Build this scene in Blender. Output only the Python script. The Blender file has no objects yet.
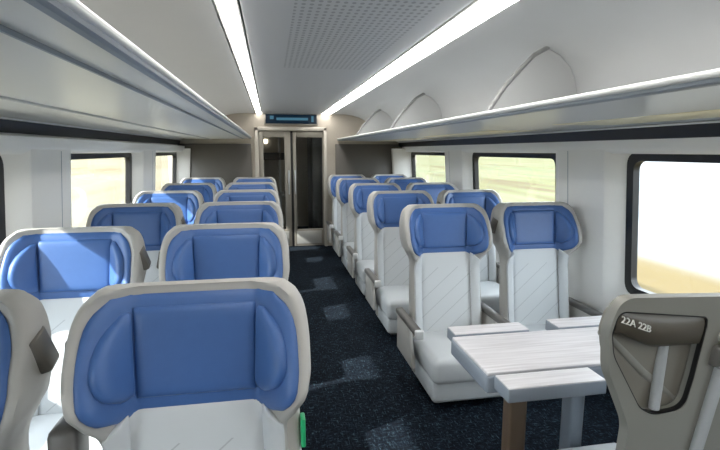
import bpy, bmesh, math, random
from mathutils import Vector, Matrix
random.seed(4)
scene = bpy.context.scene
col = scene.collection
R = math.radians

# ------------------------------------------------------------------ materials
def lin(c):
    return tuple(((v/255)/12.92 if v/255 <= .04045 else ((v/255+.055)/1.055)**2.4) for v in c) + (1,)

def mat(name, rgb, rough=.5, metal=0, spec=.5, noise=0, nscale=40, bump=0, bscale=200, coat=0):
    m = bpy.data.materials.new(name); m.use_nodes = True
    nt = m.node_tree; b = nt.nodes['Principled BSDF']
    b.inputs['Base Color'].default_value = lin(rgb)
    b.inputs['Roughness'].default_value = rough
    b.inputs['Metallic'].default_value = metal
    b.inputs['Specular IOR Level'].default_value = spec
    b.inputs['Coat Weight'].default_value = coat
    tc = nt.nodes.new('ShaderNodeTexCoord')
    if noise:
        n = nt.nodes.new('ShaderNodeTexNoise'); n.inputs['Scale'].default_value = nscale
        n.inputs['Detail'].default_value = 4
        nt.links.new(tc.outputs['Object'], n.inputs['Vector'])
        mx = nt.nodes.new('ShaderNodeMix'); mx.data_type = 'RGBA'
        c = lin(rgb)
        mx.inputs[6].default_value = tuple(v*(1-noise) for v in c[:3])+(1,)
        mx.inputs[7].default_value = tuple(min(1, v*(1+noise)) for v in c[:3])+(1,)
        nt.links.new(n.outputs['Fac'], mx.inputs[0])
        nt.links.new(mx.outputs[2], b.inputs['Base Color'])
    if bump:
        n2 = nt.nodes.new('ShaderNodeTexNoise'); n2.inputs['Scale'].default_value = bscale
        nt.links.new(tc.outputs['Object'], n2.inputs['Vector'])
        bp = nt.nodes.new('ShaderNodeBump'); bp.inputs['Strength'].default_value = bump
        bp.inputs['Distance'].default_value = .002
        nt.links.new(n2.outputs['Fac'], bp.inputs['Height'])
        nt.links.new(bp.outputs['Normal'], b.inputs['Normal'])
    return m

def emit(name, rgb, s):
    m = bpy.data.materials.new(name); m.use_nodes = True
    nt = m.node_tree; b = nt.nodes['Principled BSDF']
    b.inputs['Base Color'].default_value = lin(rgb)
    b.inputs['Emission Color'].default_value = lin(rgb)
    b.inputs['Emission Strength'].default_value = s
    return m

def math_node(nt, op, a, b=None):
    n = nt.nodes.new('ShaderNodeMath'); n.operation = op
    for i, v in enumerate((a, b)):
        if v is None: continue
        if isinstance(v, (int, float)): n.inputs[i].default_value = v
        else: nt.links.new(v, n.inputs[i])
    return n.outputs[0]

M = {}
M['blue'] = mat('blue leather', (64, 100, 158), .42, noise=.06, nscale=30, bump=.15, bscale=500)
M['shell'] = mat('warm grey shell', (176, 174, 170), .5, noise=.03, nscale=15)
M['rear_shell'] = mat('taupe rear shell', (134, 133, 127), .45, noise=.03, nscale=15)
M['dark_plastic'] = mat('dark grey plastic', (98, 96, 93), .4)
M['grip'] = mat('grip grey plastic', (112, 108, 102), .35)
M['brown_plastic'] = mat('dark brown plastic', (84, 78, 68), .38)
M['cavity'] = mat('pocket lining', (128, 124, 116), .6)
M['steel'] = mat('brushed steel', (186, 189, 192), .35, .25, noise=.05, nscale=80)
M['silver'] = mat('silver trim', (225, 227, 228), .3, .3)
M['white_text'] = mat('white lettering', (225, 225, 220), .5)
M['green'] = mat('green tab', (40, 170, 110), .4)
M['wall'] = mat('wall panel', (240, 239, 236), .45, noise=.02, nscale=6)
M['cornice'] = mat('cornice', (238, 238, 236), .45)
M['gasket'] = mat('black rubber gasket', (14, 14, 16), .35)
M['band'] = mat('dark glossy band', (20, 21, 25), .4)
M['ceil_plain'] = mat('ceiling side panel', (200, 201, 202), .5, noise=.02, nscale=5)
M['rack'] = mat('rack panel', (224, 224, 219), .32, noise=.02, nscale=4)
M['rack_cool_lit'] = mat('rack panel in cool light', (194, 200, 206), .32, noise=.02, nscale=4)  # right shelf: slate tone, partly cooler light painted into the colour
M['rack_slate'] = mat('rack slate face', (138, 148, 160), .4)
M['lens'] = mat('cream window reflection', (236, 232, 205), .3)  # reflected window light on the rack underside, painted as cream
M['divider'] = mat('divider panel', (198, 199, 199), .5)
M['divider_edge'] = mat('divider edge', (150, 151, 152), .5)
M['taupe'] = mat('taupe bulkhead', (172, 164, 152), .5, noise=.04, nscale=20)
M['dark_panel'] = mat('dark bulkhead panel', (88, 84, 79), .45, noise=.04, nscale=12)
M['frame'] = mat('door frame metal', (196, 190, 180), .4, .2)
M['leaf'] = mat('door leaf', (150, 145, 136), .4, .3)
M['black'] = mat('black', (16, 16, 18), .4)
M['kick'] = mat('kick plate', (196, 196, 192), .3, .5)
M['vest'] = mat('vestibule wall', (176, 170, 156), .5)
M['vest_dark'] = mat('vestibule dark', (30, 32, 34), .5)
M['vest_pale'] = mat('vestibule pale panel', (176, 178, 176), .5)
M['roof'] = mat('roof lining', (150, 150, 150), .7)
M['led'] = emit('led diffuser', (255, 252, 246), 11)
M['led2'] = emit('vestibule lamp', (255, 246, 230), 5)
M['screen'] = emit('display screen', (8, 42, 66), .35)
M['screen_text'] = emit('display glyphs', (110, 175, 205), .32)
for k in ('screen', 'screen_text'):
    M[k].node_tree.nodes['Principled BSDF'].inputs['Base Color'].default_value = lin((8, 14, 20))
    M[k].node_tree.nodes['Principled BSDF'].inputs['Specular IOR Level'].default_value = .2

def leather():
    m = mat('grey white leather', (198, 202, 205), .45)
    nt = m.node_tree; b = nt.nodes['Principled BSDF']
    tc = nt.nodes.new('ShaderNodeTexCoord'); sp = nt.nodes.new('ShaderNodeSeparateXYZ')
    nt.links.new(tc.outputs['Object'], sp.inputs[0])
    x, y, z = sp.outputs
    # diagonal stitched seams, limited to the middle panel of back and cushion
    d = math_node(nt, 'SUBTRACT', z, math_node(nt, 'MULTIPLY', x, .95))
    d = math_node(nt, 'ADD', d, y)
    fr = math_node(nt, 'FRACT', math_node(nt, 'DIVIDE', d, .14))
    line = math_node(nt, 'LESS_THAN', math_node(nt, 'ABSOLUTE', math_node(nt, 'SUBTRACT', fr, .5)), .024)
    lim = math_node(nt, 'LESS_THAN', math_node(nt, 'ABSOLUTE', x), .185)
    low = math_node(nt, 'LESS_THAN', z, .80)
    hi = math_node(nt, 'GREATER_THAN', z, .36)
    msk = math_node(nt, 'MULTIPLY', math_node(nt, 'MULTIPLY', line, lim), math_node(nt, 'MULTIPLY', low, hi))
    mx = nt.nodes.new('ShaderNodeMix'); mx.data_type = 'RGBA'
    mx.inputs[6].default_value = lin((198, 202, 205)); mx.inputs[7].default_value = lin((172, 176, 180))
    nt.links.new(msk, mx.inputs[0]); nt.links.new(mx.outputs[2], b.inputs['Base Color'])
    bp = nt.nodes.new('ShaderNodeBump'); bp.inputs['Strength'].default_value = .5; bp.inputs['Distance'].default_value = .004
    bp.invert = True
    nt.links.new(msk, bp.inputs['Height']); nt.links.new(bp.outputs['Normal'], b.inputs['Normal'])
    return m
M['leather'] = leather()

def carpet():
    m = mat('navy patterned carpet', (20, 26, 36), .95, spec=.1)
    nt = m.node_tree; b = nt.nodes['Principled BSDF']
    tc = nt.nodes.new('ShaderNodeTexCoord')
    def streak(sc, scale):
        mp = nt.nodes.new('ShaderNodeMapping'); mp.inputs['Scale'].default_value = sc
        nt.links.new(tc.outputs['Object'], mp.inputs['Vector'])
        v = nt.nodes.new('ShaderNodeTexNoise'); v.inputs['Scale'].default_value = scale
        v.inputs['Detail'].default_value = 3; v.inputs['Roughness'].default_value = .7
        nt.links.new(mp.outputs[0], v.inputs['Vector']); return v.outputs['Fac']
    a = streak((1, 5, 1), 22); c = streak((5, 1, 1), 22); e = streak((1, 1, 1), 9)
    s = math_node(nt, 'MAXIMUM', a, c)
    r = nt.nodes.new('ShaderNodeValToRGB')
    r.color_ramp.elements[0].position = .5; r.color_ramp.elements[0].color = lin((11, 15, 23))
    r.color_ramp.elements[1].position = .78; r.color_ramp.elements[1].color = lin((96, 120, 130))
    el = r.color_ramp.elements.new(.6); el.color = lin((26, 37, 48))
    nt.links.new(s, r.inputs[0])
    mx = nt.nodes.new('ShaderNodeMix'); mx.data_type = 'RGBA'; mx.blend_type = 'MULTIPLY'
    r2 = nt.nodes.new('ShaderNodeValToRGB'); r2.color_ramp.elements[0].position = .35; r2.color_ramp.elements[1].position = .7
    r2.color_ramp.elements[0].color = (.55, .6, .65, 1); r2.color_ramp.elements[1].color = (1, 1, 1, 1)
    nt.links.new(e, r2.inputs[0])
    mx.inputs[0].default_value = 1
    nt.links.new(r.outputs[0], mx.inputs[6]); nt.links.new(r2.outputs[0], mx.inputs[7])
    nt.links.new(mx.outputs[2], b.inputs['Base Color'])
    return m
M['carpet'] = carpet()

def perforated():
    m = mat('perforated ceiling panel', (206, 208, 212), .5)
    nt = m.node_tree; b = nt.nodes['Principled BSDF']
    tc = nt.nodes.new('ShaderNodeTexCoord'); sp = nt.nodes.new('ShaderNodeSeparateXYZ')
    nt.links.new(tc.outputs['Object'], sp.inputs[0])
    x, y, z = sp.outputs
    fx = math_node(nt, 'SUBTRACT', math_node(nt, 'FRACT', math_node(nt, 'DIVIDE', x, .034)), .5)
    fy = math_node(nt, 'SUBTRACT', math_node(nt, 'FRACT', math_node(nt, 'DIVIDE', y, .05)), .5)
    r2 = math_node(nt, 'ADD', math_node(nt, 'MULTIPLY', fx, fx), math_node(nt, 'MULTIPLY', fy, fy))
    hole = math_node(nt, 'LESS_THAN', r2, .075)
    gx = math_node(nt, 'LESS_THAN', math_node(nt, 'ABSOLUTE', math_node(nt, 'SUBTRACT', x, .41)), .295)
    fb = math_node(nt, 'FRACT', math_node(nt, 'DIVIDE', math_node(nt, 'ADD', y, .1), 2.0))
    gy = math_node(nt, 'LESS_THAN', fb, .93)
    far = math_node(nt, 'LESS_THAN', y, 3.7)
    msk = math_node(nt, 'MULTIPLY', math_node(nt, 'MULTIPLY', hole, gx), math_node(nt, 'MULTIPLY', gy, far))
    mx = nt.nodes.new('ShaderNodeMix'); mx.data_type = 'RGBA'
    mx.inputs[6].default_value = lin((206, 208, 212)); mx.inputs[7].default_value = lin((164, 167, 172))
    nt.links.new(msk, mx.inputs[0]); nt.links.new(mx.outputs[2], b.inputs['Base Color'])
    return m
M['perf'] = perforated()

def woodwhite():
    m = mat('pale wood laminate', (226, 224, 224), .4)
    nt = m.node_tree; b = nt.nodes['Principled BSDF']
    tc = nt.nodes.new('ShaderNodeTexCoord'); mp = nt.nodes.new('ShaderNodeMapping')
    mp.inputs['Scale'].default_value = (2, 45, 10)
    nt.links.new(tc.outputs['Object'], mp.inputs[0])
    n = nt.nodes.new('ShaderNodeTexNoise'); n.inputs['Scale'].default_value = 1.6; n.inputs['Detail'].default_value = 5
    nt.links.new(mp.outputs[0], n.inputs['Vector'])
    r = nt.nodes.new('ShaderNodeValToRGB')
    r.color_ramp.elements[0].position = .32; r.color_ramp.elements[0].color = lin((196, 193, 196))
    r.color_ramp.elements[1].position = .62; r.color_ramp.elements[1].color = lin((218, 216, 219))
    nt.links.new(n.outputs['Fac'], r.inputs[0]); nt.links.new(r.outputs[0], b.inputs['Base Color'])
    return m
M['table_top'] = woodwhite()
M['table_edge'] = mat('table edge', (132, 140, 150), .35)
M['table_leg'] = mat('table leg', (126, 134, 144), .35, .4)
M['table_leg_brown'] = mat('bronze table post', (112, 94, 78), .4, .2)

def glass():
    m = bpy.data.materials.new('window glass'); m.use_nodes = True
    nt = m.node_tree; nt.nodes.clear()
    o = nt.nodes.new('ShaderNodeOutputMaterial'); mix = nt.nodes.new('ShaderNodeMixShader')
    t = nt.nodes.new('ShaderNodeBsdfTransparent'); g = nt.nodes.new('ShaderNodeBsdfGlossy')
    g.inputs['Roughness'].default_value = .02
    lw = nt.nodes.new('ShaderNodeLayerWeight'); lw.inputs['Blend'].default_value = .5
    pw = math_node(nt, 'POWER', lw.outputs['Facing'], 5)
    fac = math_node(nt, 'ADD', math_node(nt, 'MULTIPLY', pw, .5), .03)
    t.inputs['Color'].default_value = (.97, .985, .98, 1)
    nt.links.new(fac, mix.inputs[0]); nt.links.new(t.outputs[0], mix.inputs[1]); nt.links.new(g.outputs[0], mix.inputs[2])
    nt.links.new(mix.outputs[0], o.inputs[0])
    return m
M['glass'] = glass()

def ground():
    m = mat('shore and fields', (200, 190, 150), .95, spec=0)
    nt = m.node_tree; b = nt.nodes['Principled BSDF']
    tc = nt.nodes.new('ShaderNodeTexCoord'); sp = nt.nodes.new('ShaderNodeSeparateXYZ')
    nt.links.new(tc.outputs['Object'], sp.inputs[0]); x, y, z = sp.outputs
    mp = nt.nodes.new('ShaderNodeMapping'); mp.inputs['Scale'].default_value = (.22, .03, 1)
    nt.links.new(tc.outputs['Object'], mp.inputs[0])
    n = nt.nodes.new('ShaderNodeTexNoise'); n.inputs['Scale'].default_value = 1.3; n.inputs['Detail'].default_value = 4
    nt.links.new(mp.outputs[0], n.inputs['Vector'])
    def ramp(stops):
        r = nt.nodes.new('ShaderNodeValToRGB')
        r.color_ramp.elements[0].position, r.color_ramp.elements[0].color = stops[0][0], lin(stops[0][1])
        r.color_ramp.elements[1].position, r.color_ramp.elements[1].color = stops[-1][0], lin(stops[-1][1])
        for p, c in stops[1:-1]:
            e = r.color_ramp.elements.new(p); e.color = lin(c)
        nt.links.new(n.outputs['Fac'], r.inputs[0]); return r.outputs[0]
    field = ramp([(.3, (190, 176, 146)), (.42, (204, 206, 160)), (.52, (216, 212, 178)), (.62, (194, 204, 158)), (.75, (222, 214, 190))])
    water_glare = ramp([(.3, (214, 226, 236)), (.5, (240, 243, 244)), (.7, (236, 242, 246))])  # pale water with bright glare and haze painted into its colour
    left = ramp([(.3, (228, 202, 166)), (.45, (240, 228, 194)), (.6, (244, 236, 208)), (.75, (238, 220, 184))])
    bank = ramp([(.3, (190, 168, 126)), (.5, (204, 184, 140)), (.7, (214, 196, 156))])
    def step(v, a, bb):
        mr = nt.nodes.new('ShaderNodeMapRange'); mr.interpolation_type = 'SMOOTHSTEP'
        nt.links.new(v, mr.inputs[0]); mr.inputs[1].default_value = a; mr.inputs[2].default_value = bb
        return mr.outputs[0]
    def mixc(f, c1, c2):
        mx = nt.nodes.new('ShaderNodeMix'); mx.data_type = 'RGBA'
        nt.links.new(f, mx.inputs[0]); nt.links.new(c1, mx.inputs[6]); nt.links.new(c2, mx.inputs[7]); return mx.outputs[2]
    ratio = math_node(nt, 'SUBTRACT', y, math_node(nt, 'MULTIPLY', x, 1.38))
    wob = math_node(nt, 'MULTIPLY', n.outputs['Fac'], 3)
    c = mixc(step(ratio, -1.5, 1.5), water_glare, field)
    c = mixc(step(math_node(nt, 'ADD', x, wob), 10.4, 12.6), bank, c)
    c = mixc(step(x, -1, 1), left, c)
    mx = nt.nodes.new('ShaderNodeMix'); mx.data_type = 'RGBA'; mx.blend_type = 'MULTIPLY'; mx.inputs[0].default_value = 1
    mx.inputs[7].default_value = (.205, .205, .205, 1); nt.links.new(c, mx.inputs[6])
    nt.links.new(mx.outputs[2], b.inputs['Base Color'])
    return m
M['ground'] = ground()

# ------------------------------------------------------------------ mesh helpers
def link(name, bm, m, parent=None, smooth=True, angle=40, loc=None):
    me = bpy.data.meshes.new(name)
    bmesh.ops.recalc_face_normals(bm, faces=bm.faces)
    bm.to_mesh(me); bm.free()
    for p in me.polygons: p.use_smooth = smooth
    if smooth: me.set_sharp_from_angle(angle=R(angle))
    me.materials.append(m)
    o = bpy.data.objects.new(name, me); col.objects.link(o)
    if parent is not None: o.parent = parent
    if loc: o.location = loc
    return o

def box(bm, x0, x1, y0, y1, z0, z1, bev=0, seg=2, mtx=None):
    r = bmesh.ops.create_cube(bm, size=1)
    vs = r['verts']
    for v in vs:
        v.co = Vector(((x0+x1)/2+v.co.x*(x1-x0), (y0+y1)/2+v.co.y*(y1-y0), (z0+z1)/2+v.co.z*(z1-z0)))
    if bev:
        es = list({e for v in vs for e in v.link_edges})
        r2 = bmesh.ops.bevel(bm, geom=es, offset=bev, segments=seg, profile=.5, affect='EDGES', clamp_overlap=True)
        vs = list({v for f in r2['faces'] for v in f.verts} | {v for v in vs if v.is_valid})
    if mtx is not None:
        for v in vs: v.co = mtx @ v.co
    return vs

def boxo(name, m, parent, *a, **k):
    bm = bmesh.new(); box(bm, *a, **k); return link(name, bm, m, parent)

def tube(bm, p0, p1, r, n=14, r2=None):
    p0, p1 = Vector(p0), Vector(p1); d = p1-p0
    rot = d.to_track_quat('Z', 'Y').to_matrix().to_4x4()
    res = bmesh.ops.create_cone(bm, cap_ends=True, segments=n, radius1=r, radius2=r if r2 is None else r2, depth=d.length)
    for v in res['verts']: v.co = rot @ v.co + (p0+p1)/2

def prism(bm, pts, y0, y1):
    """extrude an (x, z) outline along y"""
    a = [bm.verts.new((x, y0, z)) for x, z in pts]; b = [bm.verts.new((x, y1, z)) for x, z in pts]
    n = len(pts)
    bm.faces.new(a); bm.faces.new(list(reversed(b)))
    for i in range(n): bm.faces.new((a[i], b[i], b[(i+1) % n], a[(i+1) % n]))

def empty(name, loc=(0, 0, 0), rz=0):
    o = bpy.data.objects.new(name, None); col.objects.link(o)
    o.location = loc; o.rotation_euler = (0, 0, rz); o.empty_display_size = .1
    return o

def tag(o, label, cat, group=None):
    o['label'] = label; o['category'] = cat
    if group: o['group'] = group
    return o

def struct(o):
    o['kind'] = 'structure'; return o

def lerp_tab(tab, z):
    if z <= tab[0][0]: return tab[0][1]
    for (a, va), (b, vb) in zip(tab, tab[1:]):
        if z <= b: 
            t = (z-a)/(b-a); t = t*t*(3-2*t)*.5 + t*.5
            return va+(vb-va)*t
    return tab[-1][1]

def sstep(a, b, x):
    t = max(0, min(1, (x-a)/(b-a))); return t*t*(3-2*t)

# ------------------------------------------------------------------ seat
W_TAB = [(.05, .258), (.45, .262), (.70, .256), (.82, .248), (.86, .254), (.91, .280), (.955, .306), (1.02, .318), (1.11, .318), (1.16, .311), (1.195, .300), (1.215, .287), (1.228, .270), (1.236, .250)]
E_TAB = [(.05, .03), (.80, .042), (.86, .07), (.91, .12), (.96, .148), (1.05, .130), (1.14, .095), (1.20, .07), (1.236, .05)]
B_TAB = [(.05, .11), (.85, .10), (1.1, .085), (1.20, .07), (1.236, .05)]
def yoff(z): return .16*(z-1.18)
def soft(tab, z, h=.014): return sum(lerp_tab(tab, min(1.236, z+h*k/3)) for k in range(-3, 4))/7
def wid(z): return soft(W_TAB, z)
def base(x, z):
    w = wid(z); xi = .170 if z < .86 else .16; xo = w-.032
    return yoff(z) - soft(E_TAB, z)*sstep(xi, xo, abs(x))**1.1

def shell_bm():
    bm = bmesh.new()
    zs = [.08, .25, .45, .65, .76, .80]+[.83+.0135*k for k in range(29)]+[1.219, 1.229, 1.235]
    rings = []
    for z in zs:
        w = wid(z); e = soft(E_TAB, z); b = lerp_tab(B_TAB, z); y0 = yoff(z)
        inn = w-.032; pts = []
        N = 14
        for i in range(N+1):
            x = -inn+2*inn*i/N
            pts.append((x, base(x, z)))
        pts += [(w-.022, y0-e-.008), (w-.006, y0-e-.003), (w, y0-e+.02), (w+.002, y0-e*.3+.01), (w-.004, y0+b*.55), (w-.025, y0+b*.88), (w-.06, y0+b),
                (w*.4, y0+b+.006), (-w*.4, y0+b+.006),
                (-(w-.06), y0+b), (-(w-.025), y0+b*.88), (-(w-.004), y0+b*.55), (-(w+.002), y0-e*.3+.01), (-w, y0-e+.02), (-(w-.006), y0-e-.003), (-(w-.022), y0-e-.008)]
        rings.append([bm.verts.new((x, y, z)) for x, y in pts])
    n = len(rings[0])
    for a, b in zip(rings, rings[1:]):
        for i in range(n): bm.faces.new((a[i], a[(i+1) % n], b[(i+1) % n], b[i]))
    # rounded crown
    top = rings[-1]
    c = Vector((0, 0, 0))
    for v in top: c += v.co
    c /= n
    cap = [bm.verts.new((v.co.x*.955, c.y+(v.co.y-c.y)*.72, 1.2405)) for v in top]
    for i in range(n): bm.faces.new((top[i], top[(i+1) % n], cap[(i+1) % n], cap[i]))
    # fill crown with a strip between inner and outer sides
    half = n
    bmesh.ops.triangulate(bm, faces=[bm.faces.new(cap)])
    bmesh.ops.triangulate(bm, faces=[bm.faces.new(list(reversed(rings[0])))])
    return bm

def pad_bm(xa, xb, z0, z1, t, nu=18, nv=16, p=6, sink=.008, lift=0):
    """upholstered pad lying on the seat's front surface between x = xa(z)..xb(z)"""
    bm = bmesh.new(); F = []; Bk = []
    for j in range(nv+1):
        rr = -1+2*j/nv
        rr = math.copysign(1-(1-abs(rr))**1.6, rr)
        z = (z0+z1)/2+rr*(z1-z0)/2; rf = []; rb = []
        x0, x1 = xa(z), xb(z)
        for i in range(nu+1):
            s = -1+2*i/nu
            s = math.copysign(1-(1-abs(s))**1.6, s)
            x = (x0+x1)/2+s*(x1-x0)/2
            fall = math.sqrt(max(0, (1-abs(s)**p)*(1-abs(rr)**p)))
            yb = base(x, z)
            # local slope so that the pad grows along the surface normal
            dx = (base(x+.004, z)-base(x-.004, z))/.008
            nl = math.sqrt(1+dx*dx)
            tt = t*fall+lift
            rf.append(bm.verts.new((x+dx/nl*tt, yb-tt/nl, z)))
            if 0 < i < nu and 0 < j < nv: rb.append(bm.verts.new((x, yb+sink, z)))
            else: rb.append(None)
        F.append(rf); Bk.append(rb)
    for j in range(nv):
        for i in range(nu):
            bm.faces.new((F[j][i], F[j][i+1], F[j+1][i+1], F[j+1][i]))
            g = lambda a, b: Bk[a][b] or F[a][b]
            bm.faces.new((g(j, i), g(j+1, i), g(j+1, i+1), g(j, i+1)))
    return bm

HP = [(.885, .190), (.902, .228), (.93, .260), (.965, .277), (1.02, .284), (1.10, .283), (1.145, .277), (1.185, .260), (1.205, .238), (1.218, .212)]
SP = [(.942, .200), (.956, .224), (.985, .248), (1.03, .263), (1.09, .261), (1.13, .247), (1.168, .216), (1.178, .198)]

def wedge_grip(side):
    bm = bmesh.new()
    mtx = Matrix.Translation((side*.312, -.035, 1.085)) @ Matrix.Rotation(side*R(-16), 4, 'Y') @ Matrix.Rotation(R(14), 4, 'X')
    vs = box(bm, -.02, .022, -.05, .045, -.055, .055, .012, 2)
    for v in vs:
        k = (v.co.z+.06)/.12
        v.co.y *= .75+.35*k
        v.co = mtx @ v.co
    return bm

def make_seat(arm_sides=(1,), arm_up=(), grips=(1,), slim=None, aisle=0):
    root = empty('coach_seat')
    link('seat_shell', shell_bm(), M['shell'], root, angle=60)
    hp = link('headrest', pad_bm(lambda z: -soft(HP, z), lambda z: soft(HP, z), .885, 1.218, .018, 30, 18, 10), M['blue'], root, angle=60)
    link('headrest_panel', pad_bm(lambda z: -.176, lambda z: .176, .935, 1.186, .012, 16, 14, 12, lift=.019), M['blue'], hp, angle=60)
    for s in (-1, 1):
        link('side_pillow', pad_bm(lambda z: s*.184 if s > 0 else -soft(SP, z), lambda z: soft(SP, z) if s > 0 else -.184, .945, 1.175, .026, 12, 14, 5, lift=.017), M['blue'], hp, angle=60)
    link('back_cushion', pad_bm(lambda z: -.188, lambda z: .188, .31, .915, .015, 16, 18, 14, lift=.005), M['leather'], root, angle=60)
    for s in (-1, 1):
        link('side_bolster', pad_bm(lambda z: s*.192 if s > 0 else -min(wid(z)-.008, .243-max(0, z-.85)*.95), lambda z: min(wid(z)-.008, .243-max(0, z-.85)*.95) if s > 0 else -.192, .30, .908, .014, 12, 18, 16, lift=.005), M['leather'], root, angle=60)
    bm = bmesh.new()
    vs = box(bm, -.262, .262, -.63, -.12, .18, .35, .045, 4)
    for v in vs:
        if v.co.z > .27: v.co.z += .012*math.cos(min(1, abs(v.co.x)/.26)*1.5) + .03*sstep(-.2, -.6, v.co.y)*0
    link('seat_cushion', bm, M['leather'], root, angle=60)
    bm = bmesh.new(); vs = box(bm, -.25, .25, -.595, -.09, .045, .20, .03, 3)
    link('seat_skirt', bm, M['leather'], root, angle=60)
    for sx in (-.17, .17):
        boxo('leg', M['dark_plastic'], root, sx-.03, sx+.03, -.5, -.12, 0, .06, .006)
    for k, s in enumerate(arm_sides):
        x = s*(.322 if k == 0 else .300)
        bm = bmesh.new()
        if s in arm_up:
            vs = box(bm, x-.048, x+.026, -.14, -.03, .40, .90, .02, 3)
            for v in vs: v.co.y += .13*(v.co.z-.9)
            a = link('armrest', bm, M['dark_plastic'], root, angle=60)
            continue
        vs = box(bm, x-.027, x+.027, -.50, -.02, .46, .505, .014, 3)
        a = link('armrest', bm, M['dark_plastic'], root, angle=60)
        boxo('armrest_tip', M['silver'], a, x-.029, x+.029, -.525, -.495, .448, .51, .01, seg=3)
        bm = bmesh.new(); vs = box(bm, x-.016, x+.016, -.40, -.02, .20, .465, .012, 2)
        for v in vs: 
            if v.co.z > .3 and v.co.y < -.2: v.co.y += .1
        link('side_panel', bm, M['shell'], root, angle=60)
    for s in grips:
        g = link('hand_grip', wedge_grip(s), M['grip'], root, angle=60)
    if aisle:
        bm = bmesh.new(); vs = box(bm, .235, .300, -.02, .10, .12, .93, .016, 3)
        for v in vs:
            v.co.x *= aisle; v.co.y += yoff(v.co.z)
            if v.co.z > .88: v.co.x -= aisle*.012
        link('side_panel', bm, M['shell'], root, angle=60)
    if slim:
        for o in [root]+list(root.children_recursive):
            if o.type == 'MESH':
                for v in o.data.vertices: v.co.x = v.co.x*slim[0]+slim[1]; v.co.y = v.co.y*slim[2]; v.co.z *= .94
    return root

def copy_tree(o, parent=None):
    c = o.copy(); col.objects.link(c)
    if parent is not None: c.parent = parent
    for ch in list(o.children): copy_tree(ch, c)
    return c

ORD = ['nearest', 'second', 'third', 'fourth', 'fifth', 'sixth']
GS = 'blue-headrest coach seats facing the camera'
left_rows = [1.42, 2.59, 3.74, 4.90, 6.07, 7.30]
right_rows = [3.30, 4.50, 5.64, 6.78, 7.78]
proto = {}
def seat(key, kw, x, y, label, rz=0):
    if key not in proto:
        proto[key] = o = make_seat(**kw)
    else: o = copy_tree(proto[key])
    o.location = (x, y, 0); o.rotation_euler = (0, 0, rz)
    return tag(o, label, 'seat', GS)
LA = dict(arm_sides=(-1,), arm_up=(-1,), grips=(-1,), aisle=1)
LW = dict(arm_sides=(-1,), grips=(1,))
RA = dict(arm_sides=(-1, 1), grips=(1,))
RW = dict(arm_sides=(1,), grips=(-1,))
lab_la = ['large foreground grey seat with deep blue headrest and green tab on its edge',
          'blue headrest aisle seat directly behind the large foreground seat, left of the aisle',
          'third aisle seat from the camera in the column left of the aisle',
          'fourth aisle seat from the camera in the column left of the aisle',
          'fifth aisle seat from the camera in the column left of the aisle',
          'aisle seat left of the aisle, last one before the glass door']
lab_lw = ['grey seat cut off by the left photo edge beside the large foreground seat',
          'sunlit pale blue headrest seat by the left windows, second row from the camera',
          'left window seat in the third row, in front of the first full left window',
          'left window seat in the fourth row from the camera',
          'left window seat in the fifth row from the camera',
          'left window seat in the last row against the dark bulkhead']
lab_ra = ['white and blue aisle seat at the table, right of the aisle',
          'right hand aisle seat directly behind the aisle seat at the table',
          'right hand aisle seat, second row behind the table seats',
          'right hand aisle seat, third row behind the table seats',
          'right hand aisle seat in the last row beside the glass door']
lab_rw = ['white and blue window seat at the table, against the right wall pillar',
          'right hand window seat directly behind the window seat at the table',
          'right hand window seat, second row behind the table seats',
          'right hand window seat, third row behind the table seats',
          'right hand window seat in the last row by the dark bulkhead']
for i, y in enumerate(left_rows):
    a = seat('LA', LA, -.235 if i else -.222, y, lab_la[i])
    seat('LW', LW, -.96 if i else -.94, y, lab_lw[i])
    if i == 0: near = a
for i, y in enumerate(right_rows):
    seat('RA', RA, 1.212, y, lab_ra[i]); seat('RW', RW, 1.910, y, lab_rw[i])
g = boxo('indicator_tab', M['green'], near, .288, .3025, -.098, -.055, .755, .845, .004)
g['label'] = 'small green tab'

# ------------------------------------------------------------------ seat facing away, with numbered rear shell
def round_poly(pts, r, n=6):
    out = []; N = len(pts)
    for i in range(N):
        p = Vector(pts[i]); a = Vector(pts[i-1]); b = Vector(pts[(i+1) % N])
        rr = r[i] if isinstance(r, (list, tuple)) else r
        d1 = (a-p).normalized(); d2 = (b-p).normalized()
        ang = d1.angle(d2); L = min(rr/math.tan(ang/2), (a-p).length*.48, (b-p).length*.48)
        p1 = p+d1*L; p2 = p+d2*L
        for k in range(n+1):
            t = k/n; out.append(((1-t)**2*p1+2*t*(1-t)*p+t*t*p2))
    return [(v.x, v.y) for v in out]

def ring_prism(bm, outer, inner, y_front, y_back):
    """ring between two (x, z) outlines with equal point counts, y_front is nearer the viewer (smaller)"""
    n = len(outer)
    of = [bm.verts.new((x, y_front(x, z), z)) for x, z in outer]; ob = [bm.verts.new((x, y_back(x, z), z)) for x, z in outer]
    jf = [bm.verts.new((x, y_front(x, z), z)) for x, z in inner]; jb = [bm.verts.new((x, y_back(x, z), z)) for x, z in inner]
    for i in range(n):
        k = (i+1) % n
        bm.faces.new((of[i], of[k], jf[k], jf[i])); bm.faces.new((ob[k], ob[i], jb[i], jb[k]))
        bm.faces.new((of[k], of[i], ob[i], ob[k])); bm.faces.new((jf[i], jf[k], jb[k], jb[i]))

RX, RY = 1.232, 1.17          # position of the rear-facing pair's aisle seat
rear = make_seat(arm_sides=(), grips=(), slim=(.62, -.115, .8))
rear.name = 'coach_seat'; rear.location = (RX, RY+.11, 0); rear.rotation_euler = (0, 0, math.pi)
tag(rear, 'seat turned away in right foreground, taupe rear shell numbered 22A 22B', 'seat')
for ch in rear.children:
    if ch.name.startswith('seat_shell'): ch.data = ch.data.copy(); ch.data.materials[0] = M['rear_shell']
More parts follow.
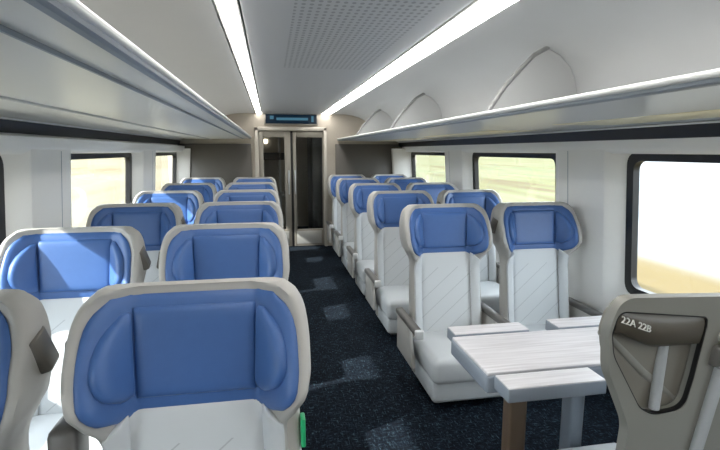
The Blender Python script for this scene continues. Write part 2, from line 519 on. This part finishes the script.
# build the rear parts in world axes around (RX, RY), then bring them into the seat's own axes
flip = Matrix.Rotation(math.pi, 4, 'Z')
def rear_link(name, bm, m, parent=rear, angle=40):
    for v in bm.verts:
        v.co = flip @ (v.co + Vector((0, -.11, 0)))
    return link(name, bm, m, parent, angle=angle)
lean = lambda z: -.16*(z-1.18)      # rear shell surface leans toward the camera going up (world -y is viewer)
outer = [(-.306, 1.226), (.32, 1.200), (.345, 1.13), (.335, 1.0), (.285, .86), (.265, .60), (-.185, .60), (-.195, .80), (-.302, 1.00), (-.326, 1.13)]
inner = [(-.306, 1.188), (-.012, 1.152), (-.006, 1.12), (-.006, 1.05), (-.006, .95), (-.012, .842), (-.12, .832), (-.172, .862), (-.298, 1.05), (-.316, 1.12)]
oo = round_poly(outer, [.055, .055, .12, .14, .12, .05, .05, .16, .16, .12], 8)
ii = round_poly(inner, [.03, .03, .01, .01, .01, .05, .07, .09, .14, .05], 8)
bm = bmesh.new()
ring_prism(bm, oo, ii, lambda x, z: -.045+lean(z)*.9, lambda x, z: -.008+lean(z)*.9)
bmesh.ops.bevel(bm, geom=[e for e in bm.edges if len(e.link_faces) == 2 and e.calc_face_angle(0) > 1.0], offset=.012, segments=3, profile=.5, affect='EDGES', clamp_overlap=True)
fr = rear_link('rear_frame', bm, M['rear_shell'], angle=50)
# black seam just inside the opening
cx0 = sum(p[0] for p in ii)/len(ii); cz0 = sum(p[1] for p in ii)/len(ii)
sc = lambda k: [(cx0+(x-cx0)*k, cz0+(z-cz0)*k) for x, z in ii]
bm = bmesh.new(); ring_prism(bm, sc(1.012), sc(.972), lambda x, z: -.043+lean(z)*.9, lambda x, z: -.028+lean(z)*.9)
rear_link('pocket_seal', bm, M['black'])
bm = bmesh.new()
q = sc(.99); a = [bm.verts.new((x, -.006+lean(z)*.9, z)) for x, z in q]; b = [bm.verts.new((x, .014+lean(z)*.9, z)) for x, z in q]
bm.faces.new(a); bm.faces.new(list(reversed(b)))
for i in range(len(q)): bm.faces.new((a[i], b[i], b[(i+1) % len(q)], a[(i+1) % len(q)]))
rear_link('pocket_back', bm, M['cavity'])
# number plate: bulging brown band across the top of the opening
bm = bmesh.new(); N = 20; rows = []
zt0 = lambda x: 1.186-.036*(x+.303)/.292; zb0 = lambda x: 1.118-.055*sstep(-.31, -.15, x)
prof = 8
for i in range(N+1):
    x = -.303+.292*i/N; rows.append([])
    for j in range(prof+1):
        t = j/prof; z = zt0(x)*(1-t)+zb0(x)*t
        rows[-1].append(bm.verts.new((x, lean(z)*.9-.036-.016*math.sin(math.pi*t)**.7*math.sin(math.pi*min(1, max(0, (i+.6)/(N+1))))**.5, z)))
    for t in (1, 0):
        z = zt0(x)*(1-t)+zb0(x)*t
        rows[-1].append(bm.verts.new((x, lean(z)*.9-.004, z)))
n = prof+3
for i in range(N):
    for j in range(n): bm.faces.new((rows[i][j], rows[i][(j+1) % n], rows[i+1][(j+1) % n], rows[i+1][j]))
bm.faces.new(rows[0]); bm.faces.new(list(reversed(rows[-1])))
plate = rear_link('number_plate', bm, M['brown_plastic'], angle=60)
plate['label'] = 'dark brown number plate'
def text_bm(s, size):
    cu = bpy.data.curves.new('t', 'FONT'); cu.body = s; cu.size = size; cu.extrude = .0015; cu.align_x = 'LEFT'; cu.offset = 0
    o = bpy.data.objects.new('t', cu); col.objects.link(o)
    dg = bpy.context.evaluated_depsgraph_get()
    me = bpy.data.meshes.new_from_object(o.evaluated_get(dg))
    bm = bmesh.new(); bm.from_mesh(me)
    bpy.data.objects.remove(o); bpy.data.curves.remove(cu); bpy.data.meshes.remove(me)
    return bm
bm = text_bm('22A 22B', .029)
for v in bm.verts:
    x, z, d = v.co.x, v.co.y, v.co.z
    X_ = -.294+x*.92; Z_ = 1.153+z-.34*x
    v.co = Vector((X_, lean(Z_)*.9-.0535-d*1.0, Z_))
# lettering follows the curved plate: find the plate depth under each vertex
for v in bm.verts:
    x, z = v.co.x, v.co.z
    t = min(1, max(0, (zt0(x)-z)/(zt0(x)-zb0(x)))); fi = (x+.303)/.292*N
    yy = lean(z)*.9-.036-.016*math.sin(math.pi*t)**.7*math.sin(math.pi*min(1, max(0, (fi+.6)/(N+1))))**.5
    v.co.y = yy-.0015+(v.co.y-(lean(z)*.9-.0535))
rear_link('seat_numbers', bm, M['white_text'], plate, angle=30)
# diagonal rib inside the pocket and the steel grab post
bm = bmesh.new(); tube(bm, (-.30, lean(1.08)*.9+.005, 1.105), (-.15, lean(.95)*.9+.003, .965), .017, 12)
tube(bm, (-.15, lean(.95)*.9+.003, .965), (.02, lean(.84)*.9+.012, .835), .017, 12)
rear_link('pocket_rib', bm, M['rear_shell'])
bm = bmesh.new(); tube(bm, (-.102, lean(1.0)*.9-.016, 1.11), (-.102, lean(.9)*.9-.016, .845), .0155, 18)
rear_link('grab_post', bm, M['steel'])
bm = bmesh.new()
bmesh.ops.create_uvsphere(bm, u_segments=20, v_segments=12, radius=.03)
for v in bm.verts: v.co = Vector((v.co.x*1.05+.068, v.co.y-.055+lean(1.09), v.co.z*1.0+1.085))
rear_link('release_knob', bm, M['shell'])
bm = bmesh.new(); box(bm, .028, .075, -.07, -.03, .99, 1.06, .012, 3); 
for v in bm.verts: v.co.y += lean(v.co.z)
rear_link('knob_bracket', bm, M['dark_plastic'])
bm = bmesh.new(); tube(bm, (.066, -.06+lean(.98), .985), (.052, -.06+lean(.7), .66), .017, 18)
rear_link('grab_post', bm, M['steel'])

# ------------------------------------------------------------------ table
tb = empty('dining_table', (1.55, 1.9, 0))
tag(tb, 'pale wood folding table with raised side flaps between the facing right seats', 'table')
def tl(name, m, x0, x1, y0, y1, z0, z1, bev=.006, parent=tb):
    return boxo(name, m, parent, x0-1.55, x1-1.55, y0-1.9, y1-1.9, z0, z1, bev, seg=3)
top = tl('table_body', M['table_edge'], .826, 2.22, 1.70, 2.10, .652, .732, .014)
tl('table_surface', M['table_top'], .832, 2.215, 1.706, 2.094, .728, .742, .004, top)
for (x0, x1, y0, y1, sl) in ((.858, 1.25, 2.122, 2.232, 1), (1.41, 1.82, 2.122, 2.245, 1), (.852, 1.265, 1.568, 1.688, -1)):
    lf = tl('flap', M['table_edge'], x0, x1, y0, y1, .683, .737, .005)
    tl('flap_surface', M['table_top'], x0+.003, x1-.003, y0+.003, y1-.003, .734, .741, .002, lf)
    ym = (2.11 if sl > 0 else 1.696)
    for xx in (x0+.05, x1-.05):
        tl('hinge', M['black'], xx-.02, xx+.02, ym-.02, ym+.02, .69, .72, .003, lf)
tl('leg', M['table_leg'], 1.325, 1.395, 1.86, 1.94, 0, .67, .012)
tl('leg', M['table_leg_brown'], 1.10, 1.19, 2.0, 2.08, 0, .67, .012)
tl('foot_plate', M['table_leg'], 1.05, 1.50, 1.84, 2.10, 0, .015, .005)

# ------------------------------------------------------------------ walls
CX = .45; SH = .07
YB, YE = -2.6, 8.2
def shear(bm, side):
    for v in bm.verts: v.co.x -= side*SH*(v.co.z-1.5)
def sx(side, d): return CX+side*d        # d = distance from the centre plane
WINR = [(-2.4+.1, -1.39+1.71-.99), (1.15, 2.86), (3.69, 5.40), (6.23, 7.94)]
WINR[0] = (-1.39, .32)
WINL = [(-1.29, .42), (1.25, 2.96), (3.79, 5.50), (6.33, 8.02)]
ZW0, ZW1 = .67, 1.59
wi = 0
for side, wins, nm in ((-1, WINL, 'left'), (1, WINR, 'right')):
    bm = bmesh.new()
    def B(d0, d1, y0, y1, z0, z1, bev=0):
        a, b = sorted((sx(side, d0), sx(side, d1)))
        box(bm, a, b, y0, y1, z0, z1, bev)
    B(1.90, 1.935, YB, YE, 0, ZW0); B(1.90, 1.935, YB, YE, ZW1, 2.45)
    B(1.855, 1.905, YB, YE, 0, .615, .012)                     # lower panel
    ys = [YB]+[v for w in wins for v in w]+[YE]
    for k in range(0, len(ys), 2):
        y0, y1 = ys[k], ys[k+1]
        B(1.90, 1.935, y0, y1, ZW0, ZW1)
        # protruding pillar with sloped reveals
        last = k == len(ys)-2
        d = 1.80 if not last else (1.60 if side > 0 else 1.70)
        e = .075 if not last else .10
        if y1-y0 < .3 and not last: continue
        ol = [(y0+.012, 1.905), (y0+.012+.03, 1.87), (y0+e+.03, d+.012), (y0+e+.055, d), (y1-e-.055, d), (y1-e-.03, d+.012), (y1-.042, 1.87), (y1-.012, 1.905)]
        if last: ol = [(y0+.012, 1.905), (y0+.03, 1.87), (y0+.07, d+.06), (y0+.11, d), (y1, d), (y1, 1.905)]
        a = [bm.verts.new((sx(side, q), p, .40)) for p, q in ol]; b = [bm.verts.new((sx(side, q), p, 1.66)) for p, q in ol]
        bm.faces.new(a); bm.faces.new(list(reversed(b)))
        for i in range(len(ol)): bm.faces.new((a[i], b[i], b[(i+1) % len(ol)], a[(i+1) % len(ol)]))
    shear(bm, side)
    struct(link('wall_'+nm, bm, M['wall'], angle=25))
    # panel joints: slim recessed strips on the pillars
    for k, (y0, y1) in enumerate(wins):
        w = wi = wi+1
        o = empty('window_%d' % w); struct(o)
        # gasket ring with rounded corners, lying in the (y, z) plane
        def rr(y0_, y1_, z0_, z1_, r):
            return round_poly([(y0_, z0_), (y1_, z0_), (y1_, z1_), (y0_, z1_)], r, 6)
        bm = bmesh.new()
        O = rr(y0-.02, y1+.02, ZW0-.02, ZW1+.02, .09); I = rr(y0+.034, y1-.034, ZW0+.034, ZW1-.034, .07)
        def vv(L, d): return [bm.verts.new((sx(side, d), p, q)) for p, q in L]
        of, ob, jf, jb = vv(O, 1.888), vv(O, 1.94), vv(I, 1.893), vv(I, 1.94)
        for i in range(len(O)):
            j = (i+1) % len(O)
            bm.faces.new((of[i], of[j], jf[j], jf[i])); bm.faces.new((ob[j], ob[i], jb[i], jb[j]))
            bm.faces.new((of[j], of[i], ob[i], ob[j])); bm.faces.new((jf[i], jf[j], jb[j], jb[i]))
        shear(bm, side); link('window_gasket', bm, M['gasket'], o, angle=35)
        bm = bmesh.new()
        a, b = sorted((sx(side, 1.912), sx(side, 1.918)))
        box(bm, a, b, y0+.02, y1-.02, ZW0+.02, ZW1-.02)
        shear(bm, side); link('window_pane', bm, M['glass'], o, smooth=False)
    # cornice under the dark band
    bm = bmesh.new()
    ol = [(1.91, 1.602), (1.83, 1.602), (1.808, 1.615), (1.795, 1.64), (1.792, 1.70), (1.91, 1.70)]
    prism(bm, [(sx(side, d), z) for d, z in ol], YB, YE)
    shear(bm, side); struct(link('trim_1' if side < 0 else 'trim_2', bm, M['cornice'], angle=30))
    # slim panel joints on the pillars
    for k in range(len(wins)-1):
        yj = (wins[k][1]+wins[k+1][0])/2+.13
        bm = bmesh.new(); a, b = sorted((sx(side, 1.799), sx(side, 1.803)))
        box(bm, a, b, yj-.003, yj+.003, .62, 1.62)
        shear(bm, side); struct(link('trim_%d' % (10+k+(5 if side > 0 else 0)), bm, M['rack_slate']))

# floor, roof lining, rear wall
bm = bmesh.new(); box(bm, CX-2.05, CX+2.05, YB, 10.6, -.12, 0); struct(link('floor', bm, M['carpet'], smooth=False))
bm = bmesh.new(); box(bm, CX-2.05, CX+2.05, YB, 10.6, 2.42, 2.5); struct(link('roof', bm, M['roof'], smooth=False))
bm = bmesh.new(); box(bm, CX-2.05, CX+2.05, YB-.1, YB, 0, 2.45); struct(link('wall_front', bm, M['taupe'], smooth=False))

# ------------------------------------------------------------------ ceiling and light strips
CC = .39
bm = bmesh.new()
box(bm, -.105, .83, YB, YE, 2.22, 2.25, .004)
struct(link('ceiling', bm, M['perf'], smooth=False))
for k, y in enumerate((-.1, 1.9, 3.9, 5.9)):
    pass
for x0, x1, lab in ((-.195, -.125, 'narrow glowing light strip along the ceiling left of the aisle'), (.85, .985, 'wide glowing light strip along the ceiling right of the aisle')):
    t = tag(empty('light_strip', ((x0+x1)/2, 2.8, 2.22)), lab, 'ceiling light', 'ceiling light strips')
    h = (x1-x0)/2
    boxo('diffuser', M['led'], t, -h, h, YB-2.8, YE-2.8-.02, -.014, .012, .010)
    boxo('housing', M['ceil_plain'], t, -h-.01, h+.01, YB-2.8, YE-2.8-.02, .012, .05)
    for s in (-1, 1):
        boxo('edge_trim', M['cornice'], t, s*(h+.006)-.006, s*(h+.006)+.006, YB-2.8, YE-2.8-.02, -.003, .014, .001)

# ------------------------------------------------------------------ luggage racks
def rack(side, lab):
    # d measured from CC, the middle of the ceiling
    X = lambda d: CC+side*d
    t = tag(empty('luggage_rack', (0, 0, 0)), lab, 'luggage rack', 'luggage racks above the seats')
    y0, y1 = YB, 8.17
    dl = .73 if side > 0 else .69
    zo = 0 if side > 0 else .03
    def sheet(pts, th):
        """closed (x, z) outline of a thin bent sheet"""
        out = []
        for i, (d, z) in enumerate(pts):
            a = pts[max(0, i-1)]; b = pts[min(len(pts)-1, i+1)]
            v = Vector((b[0]-a[0], b[1]-a[1])).normalized(); n = Vector((-v.y, v.x))
            out.append((d+n.x*th, z+n.y*th))
        return [(X(d), z) for d, z in pts]+[(X(d), z) for d, z in reversed(out)]
    # curved back from the light strip down to the shelf
    d0 = .618 if side > 0 else .607
    c = [(d0, 2.222), (.72, 2.222), (.85, 2.219), (.98, 2.205), (1.09, 2.175), (1.18, 2.13), (1.245, 2.07), (1.28, 2.0), (1.295, 1.92), (1.30, 1.80)]
    bm = bmesh.new(); prism(bm, sheet(c, .02), y0, y1); link('back_panel', bm, M['ceil_plain'], t, angle=50)
    # shelf with flat underside
    bm = bmesh.new()
    prism(bm, [(X(d), z) for d, z in ((dl+.012, 1.789), (dl+.40, 1.781), (1.30, 1.779), (1.73, 1.783), (1.785, 1.765), (1.80, 1.80), (1.30, 1.81), (dl+.012, 1.805))], y0, y1)
    link('shelf', bm, M['rack_cool_lit' if side > 0 else 'rack'], t, angle=20)
    # lip: slate body and bright top trim
    bm = bmesh.new()
    prism(bm, [(X(d), z) for d, z in ((dl-.006, 1.793), (dl+.002, 1.788), (dl+.014, 1.786), (dl+.018, 1.80), (dl+.02, 1.815), (dl-.006, 1.81))], y0, y1)
    link('lip', bm, M['rack_slate'], t, angle=20)
    bm = bmesh.new(); box(bm, min(X(dl-.014), X(dl+.012)), max(X(dl-.014), X(dl+.012)), y0, y1, 1.803, 1.826, .009, 3)
    link('lip_trim', bm, M['silver'], t, angle=60)
    # seam on the underside
    sd = .80
    if side < 0:
      bm = bmesh.new(); box(bm, min(X(sd), X(sd+.006)), max(X(sd), X(sd+.006)), y0, y1, 1.7765, 1.79); link('seam', bm, M['rack_slate'], t)
    # window reflections on the glossy underside, imitated by thin cream panels
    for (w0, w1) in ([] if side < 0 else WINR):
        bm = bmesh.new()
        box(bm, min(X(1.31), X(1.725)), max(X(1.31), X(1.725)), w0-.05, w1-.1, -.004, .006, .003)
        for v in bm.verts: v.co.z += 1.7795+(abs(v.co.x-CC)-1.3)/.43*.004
        link('window_reflection', bm, M['lens'], t)
    # dark glossy band above the wall
    bm = bmesh.new()
    prism(bm, [(X(d), z) for d, z in ((1.80, 1.69), (1.795, 1.70), (1.775, 1.765), (1.785, 1.775), (1.86, 1.775), (1.86, 1.69))], y0, y1)
    link('dark_band', bm, M['band'], t, angle=20)
    bm = bmesh.new(); box(bm, min(X(1.762), X(1.785)), max(X(1.762), X(1.785)), y0, y1, 1.757, 1.767, .003); link('band_trim', bm, M['silver'], t)
    # dividers: a plate with a thick slanted front edge, its rear following the curved back
    for y in ((.35, 2.5, 4.65, 6.55) if side > 0 else ()):
        bm = bmesh.new()
        prism(bm, [(X(d), z) for d, z in ((dl+.04, 1.805), (dl+.10, 1.92), (dl+.22, 2.06), (1.08, 2.172), (1.17, 2.13), (1.235, 2.07), (1.27, 2.0), (1.29, 1.92), (1.295, 1.795))], y-.006, y+.006)
        dv = link('divider', bm, M['divider'], t, smooth=False)
        bm = bmesh.new(); prev = None
        pp = [(dl+.03, 1.815), (dl+.065, 1.87), (dl+.13, 1.965), (dl+.22, 2.06), (1.02, 2.13), (1.10, 2.172)]
        for a, b in zip(pp, pp[1:]): tube(bm, (X(a[0]), y, a[1]), (X(b[0]), y, b[1]), .013, 10)
        link('divider_edge', bm, M['divider_edge'], dv)
    if zo:
        boxo('seam', M['rack_slate'], t, -.268, -.263, y0, y1, 2.2165, 2.224)
        for o in t.children:
            if o.name.split('.')[0] in ('shelf', 'lip', 'lip_trim', 'seam', 'window_reflection', 'dark_band', 'band_trim'):
                for v in o.data.vertices: v.co.z += zo
    return t
rack(-1, 'left overhead luggage rack with bright lip seen from below')
rack(1, 'right overhead luggage rack with curved dividers above the table')

# ------------------------------------------------------------------ bulkhead, door, display
bm = bmesh.new()
DX0, DX1, DZ = -.20, .90, 1.965
box(bm, CX-2.05, DX0, 8.2, 8.3, 0, 2.45); box(bm, DX1, CX+2.05, 8.2, 8.3, 0, 2.45); box(bm, DX0, DX1, 8.2, 8.3, DZ, 2.45)
struct(link('wall_back', bm, M['taupe'], smooth=False))
for k, (x0, x1) in enumerate(((CX-1.9, -.30), (1.08, CX+1.9))):
    bm = bmesh.new(); box(bm, x0, x1, 8.16, 8.2, 0, 1.735, .006); struct(link('trim_%d' % (3+k), bm, M['dark_panel']))
bm = bmesh.new()
box(bm, DX0-.045, DX0+.015, 8.165, 8.25, 0, DZ+.04, .006); box(bm, DX1-.015, DX1+.035, 8.165, 8.25, 0, DZ+.04, .006); box(bm, DX0-.045, DX1+.035, 8.165, 8.25, DZ-.015, DZ+.045, .006)
struct(link('trim_5', bm, M['frame']))
dr = struct(empty('door_1', (.35, 8.26, 0)))
def leaf(x0, x1, s0, s1, kick):
    bm = bmesh.new()
    box(bm, x0, x0+s0, 8.225, 8.27, .01, DZ-.02, .004); box(bm, x1-s1, x1, 8.225, 8.27, .01, DZ-.02, .004)
    box(bm, x0, x1, 8.226, 8.269, DZ-.12, DZ-.02, .004); box(bm, x0, x1, 8.226, 8.269, .01, .30, .004)
    for v in bm.verts: v.co -= Vector((.35, 8.26, 0))
    l = link('door_leaf', bm, M['leaf'], dr)
    boxo('glass', M['glass'], l, x0+s0-.005-.35, x1-s1+.005-.35, -.014, -.008, .295, DZ-.115)
    boxo('kick_plate', M['kick'], l, x0+.04-.35, x1-.05-.35, -.04, -.034, .05, .27, .002)
    boxo('pull_handle', M['steel'], l, (x1-.035 if kick else x0+.03)-.35-.012, (x1-.035 if kick else x0+.03)-.35+.012, -.07, -.034, .9, 1.3, .006)
leaf(DX0+.015, .335, .08, .10, True); leaf(.375, DX1-.015, .05, .02, False)
boxo('door_seal', M['black'], dr, .335-.35, .375-.35, -.03, .005, .01, DZ-.02)
ds = tag(empty('display_sign', (.357, 8.16, 2.135)), 'dark blue electronic display above the glass door', 'sign')
boxo('housing', M['leaf'], ds, -.44, .44, -.005, .04, -.095, .095, .006)
boxo('screen', M['screen'], ds, -.415, .415, -.012, -.004, -.075, .075, .003)
for x0, x1, z0, z1 in ((-.345, -.285, -.005, .05), (-.24, .27, -.02, .022), (.325, .362, -.045, .05)):
    boxo('display_mark', M['screen_text'], ds, x0, x1, -.015, -.011, z0, z1)

# vestibule beyond the glass door
bm = bmesh.new()
box(bm, -.9, -.8, 8.3, 10.6, 0, 2.42); box(bm, 1.5, 1.6, 8.3, 10.6, 0, 2.42); box(bm, -.9, -.05, 10.5, 10.6, 0, 2.42); box(bm, .75, 1.6, 10.5, 10.6, 0, 2.42); box(bm, -.05, .75, 10.5, 10.6, 0, 2.42)
struct(link('wall_vestibule', bm, M['vest'], smooth=False))
bm = bmesh.new(); box(bm, -.9, 1.6, 8.3, 10.6, 2.1, 2.15); struct(link('ceiling_vestibule', bm, M['vest_pale'], smooth=False))
o = tag(empty('equipment_cabinet', (.95, 9.2, 0)), 'dark tall cabinet behind the right leaf of the glass door', 'cabinet')
boxo('cabinet_body', M['vest_dark'], o, -.22, .5, -.5, .6, 0, 2.0, .01); boxo('cabinet_door', M['vest_dark'], o, -.2, .45, -.52, -.5, .1, 1.9, .005)
o = tag(empty('luggage_stand', (.06, 9.7, 0)), 'pale open shelf stand behind the left leaf of the glass door', 'shelf')
for z in (.02, .75, 1.45): boxo('shelf_board', M['vest_dark'] if z > 1 else M['vest_pale'], o, -.2, .2, -.3, .35, z, z+(.14 if z > 1 else .05), .005)
for xx in (-.2, .12):
    boxo('upright', M['vest_pale'], o, xx-.02, xx+.02, -.3, .35, .0, 1.9, .005)
o = tag(boxo('wall_lamp', M['led2'], None, -.12, -.05, 10.46, 10.5, 1.78, 1.86, .01), 'small wall lamp seen through the left glass door leaf', 'lamp')

# ------------------------------------------------------------------ outside
bm = bmesh.new()
vs = [bm.verts.new(p) for p in ((-700, -700, -1.2), (700, -700, -1.2), (700, 700, -1.2), (-700, 700, -1.2))]
bm.faces.new(vs); struct(link('ground', bm, M['ground'], smooth=False))

w = bpy.data.worlds.new('sky'); scene.world = w; w.use_nodes = True
bg = w.node_tree.nodes['Background']
bg.inputs['Color'].default_value = (.86, .93, 1, 1); bg.inputs['Strength'].default_value = 6.0

sun = bpy.data.lights.new('sun', 'SUN'); sun.energy = 12.0; sun.angle = R(1.0); sun.color = (1, .96, .9)
so = bpy.data.objects.new('sun', sun); col.objects.link(so)
so.rotation_euler = Vector((1, .32, -.70)).to_track_quat('-Z', 'Y').to_euler()

# ------------------------------------------------------------------ camera
cam = bpy.data.cameras.new('camera'); co = bpy.data.objects.new('camera', cam); col.objects.link(co)
cam.sensor_width = 36; cam.lens = 485/720*36; cam.clip_start = .02; cam.clip_end = 2000
Yc = Vector((-90, 74, 485)).normalized()
Zc = Vector((0, Yc.z, -Yc.y)).normalized()
Xc = Yc.cross(Zc)
if Xc.x < 0: Xc = -Xc
# rows: world axes in camera (right, up, forward)
Rm = Matrix((Xc, Yc, Zc))
right, up, fwd = Rm.col[0], Rm.col[1], Rm.col[2]
m4 = Matrix(((right.x, up.x, -fwd.x, 0), (right.y, up.y, -fwd.y, 0), (right.z, up.z, -fwd.z, 1.62), (0, 0, 0, 1)))
co.matrix_world = m4
scene.camera = co
vsn = scene.view_settings
vsn.view_transform = 'Standard'; vsn.look = 'None'; vsn.exposure = 0.22; vsn.gamma = 1; vsn.use_curve_mapping = False
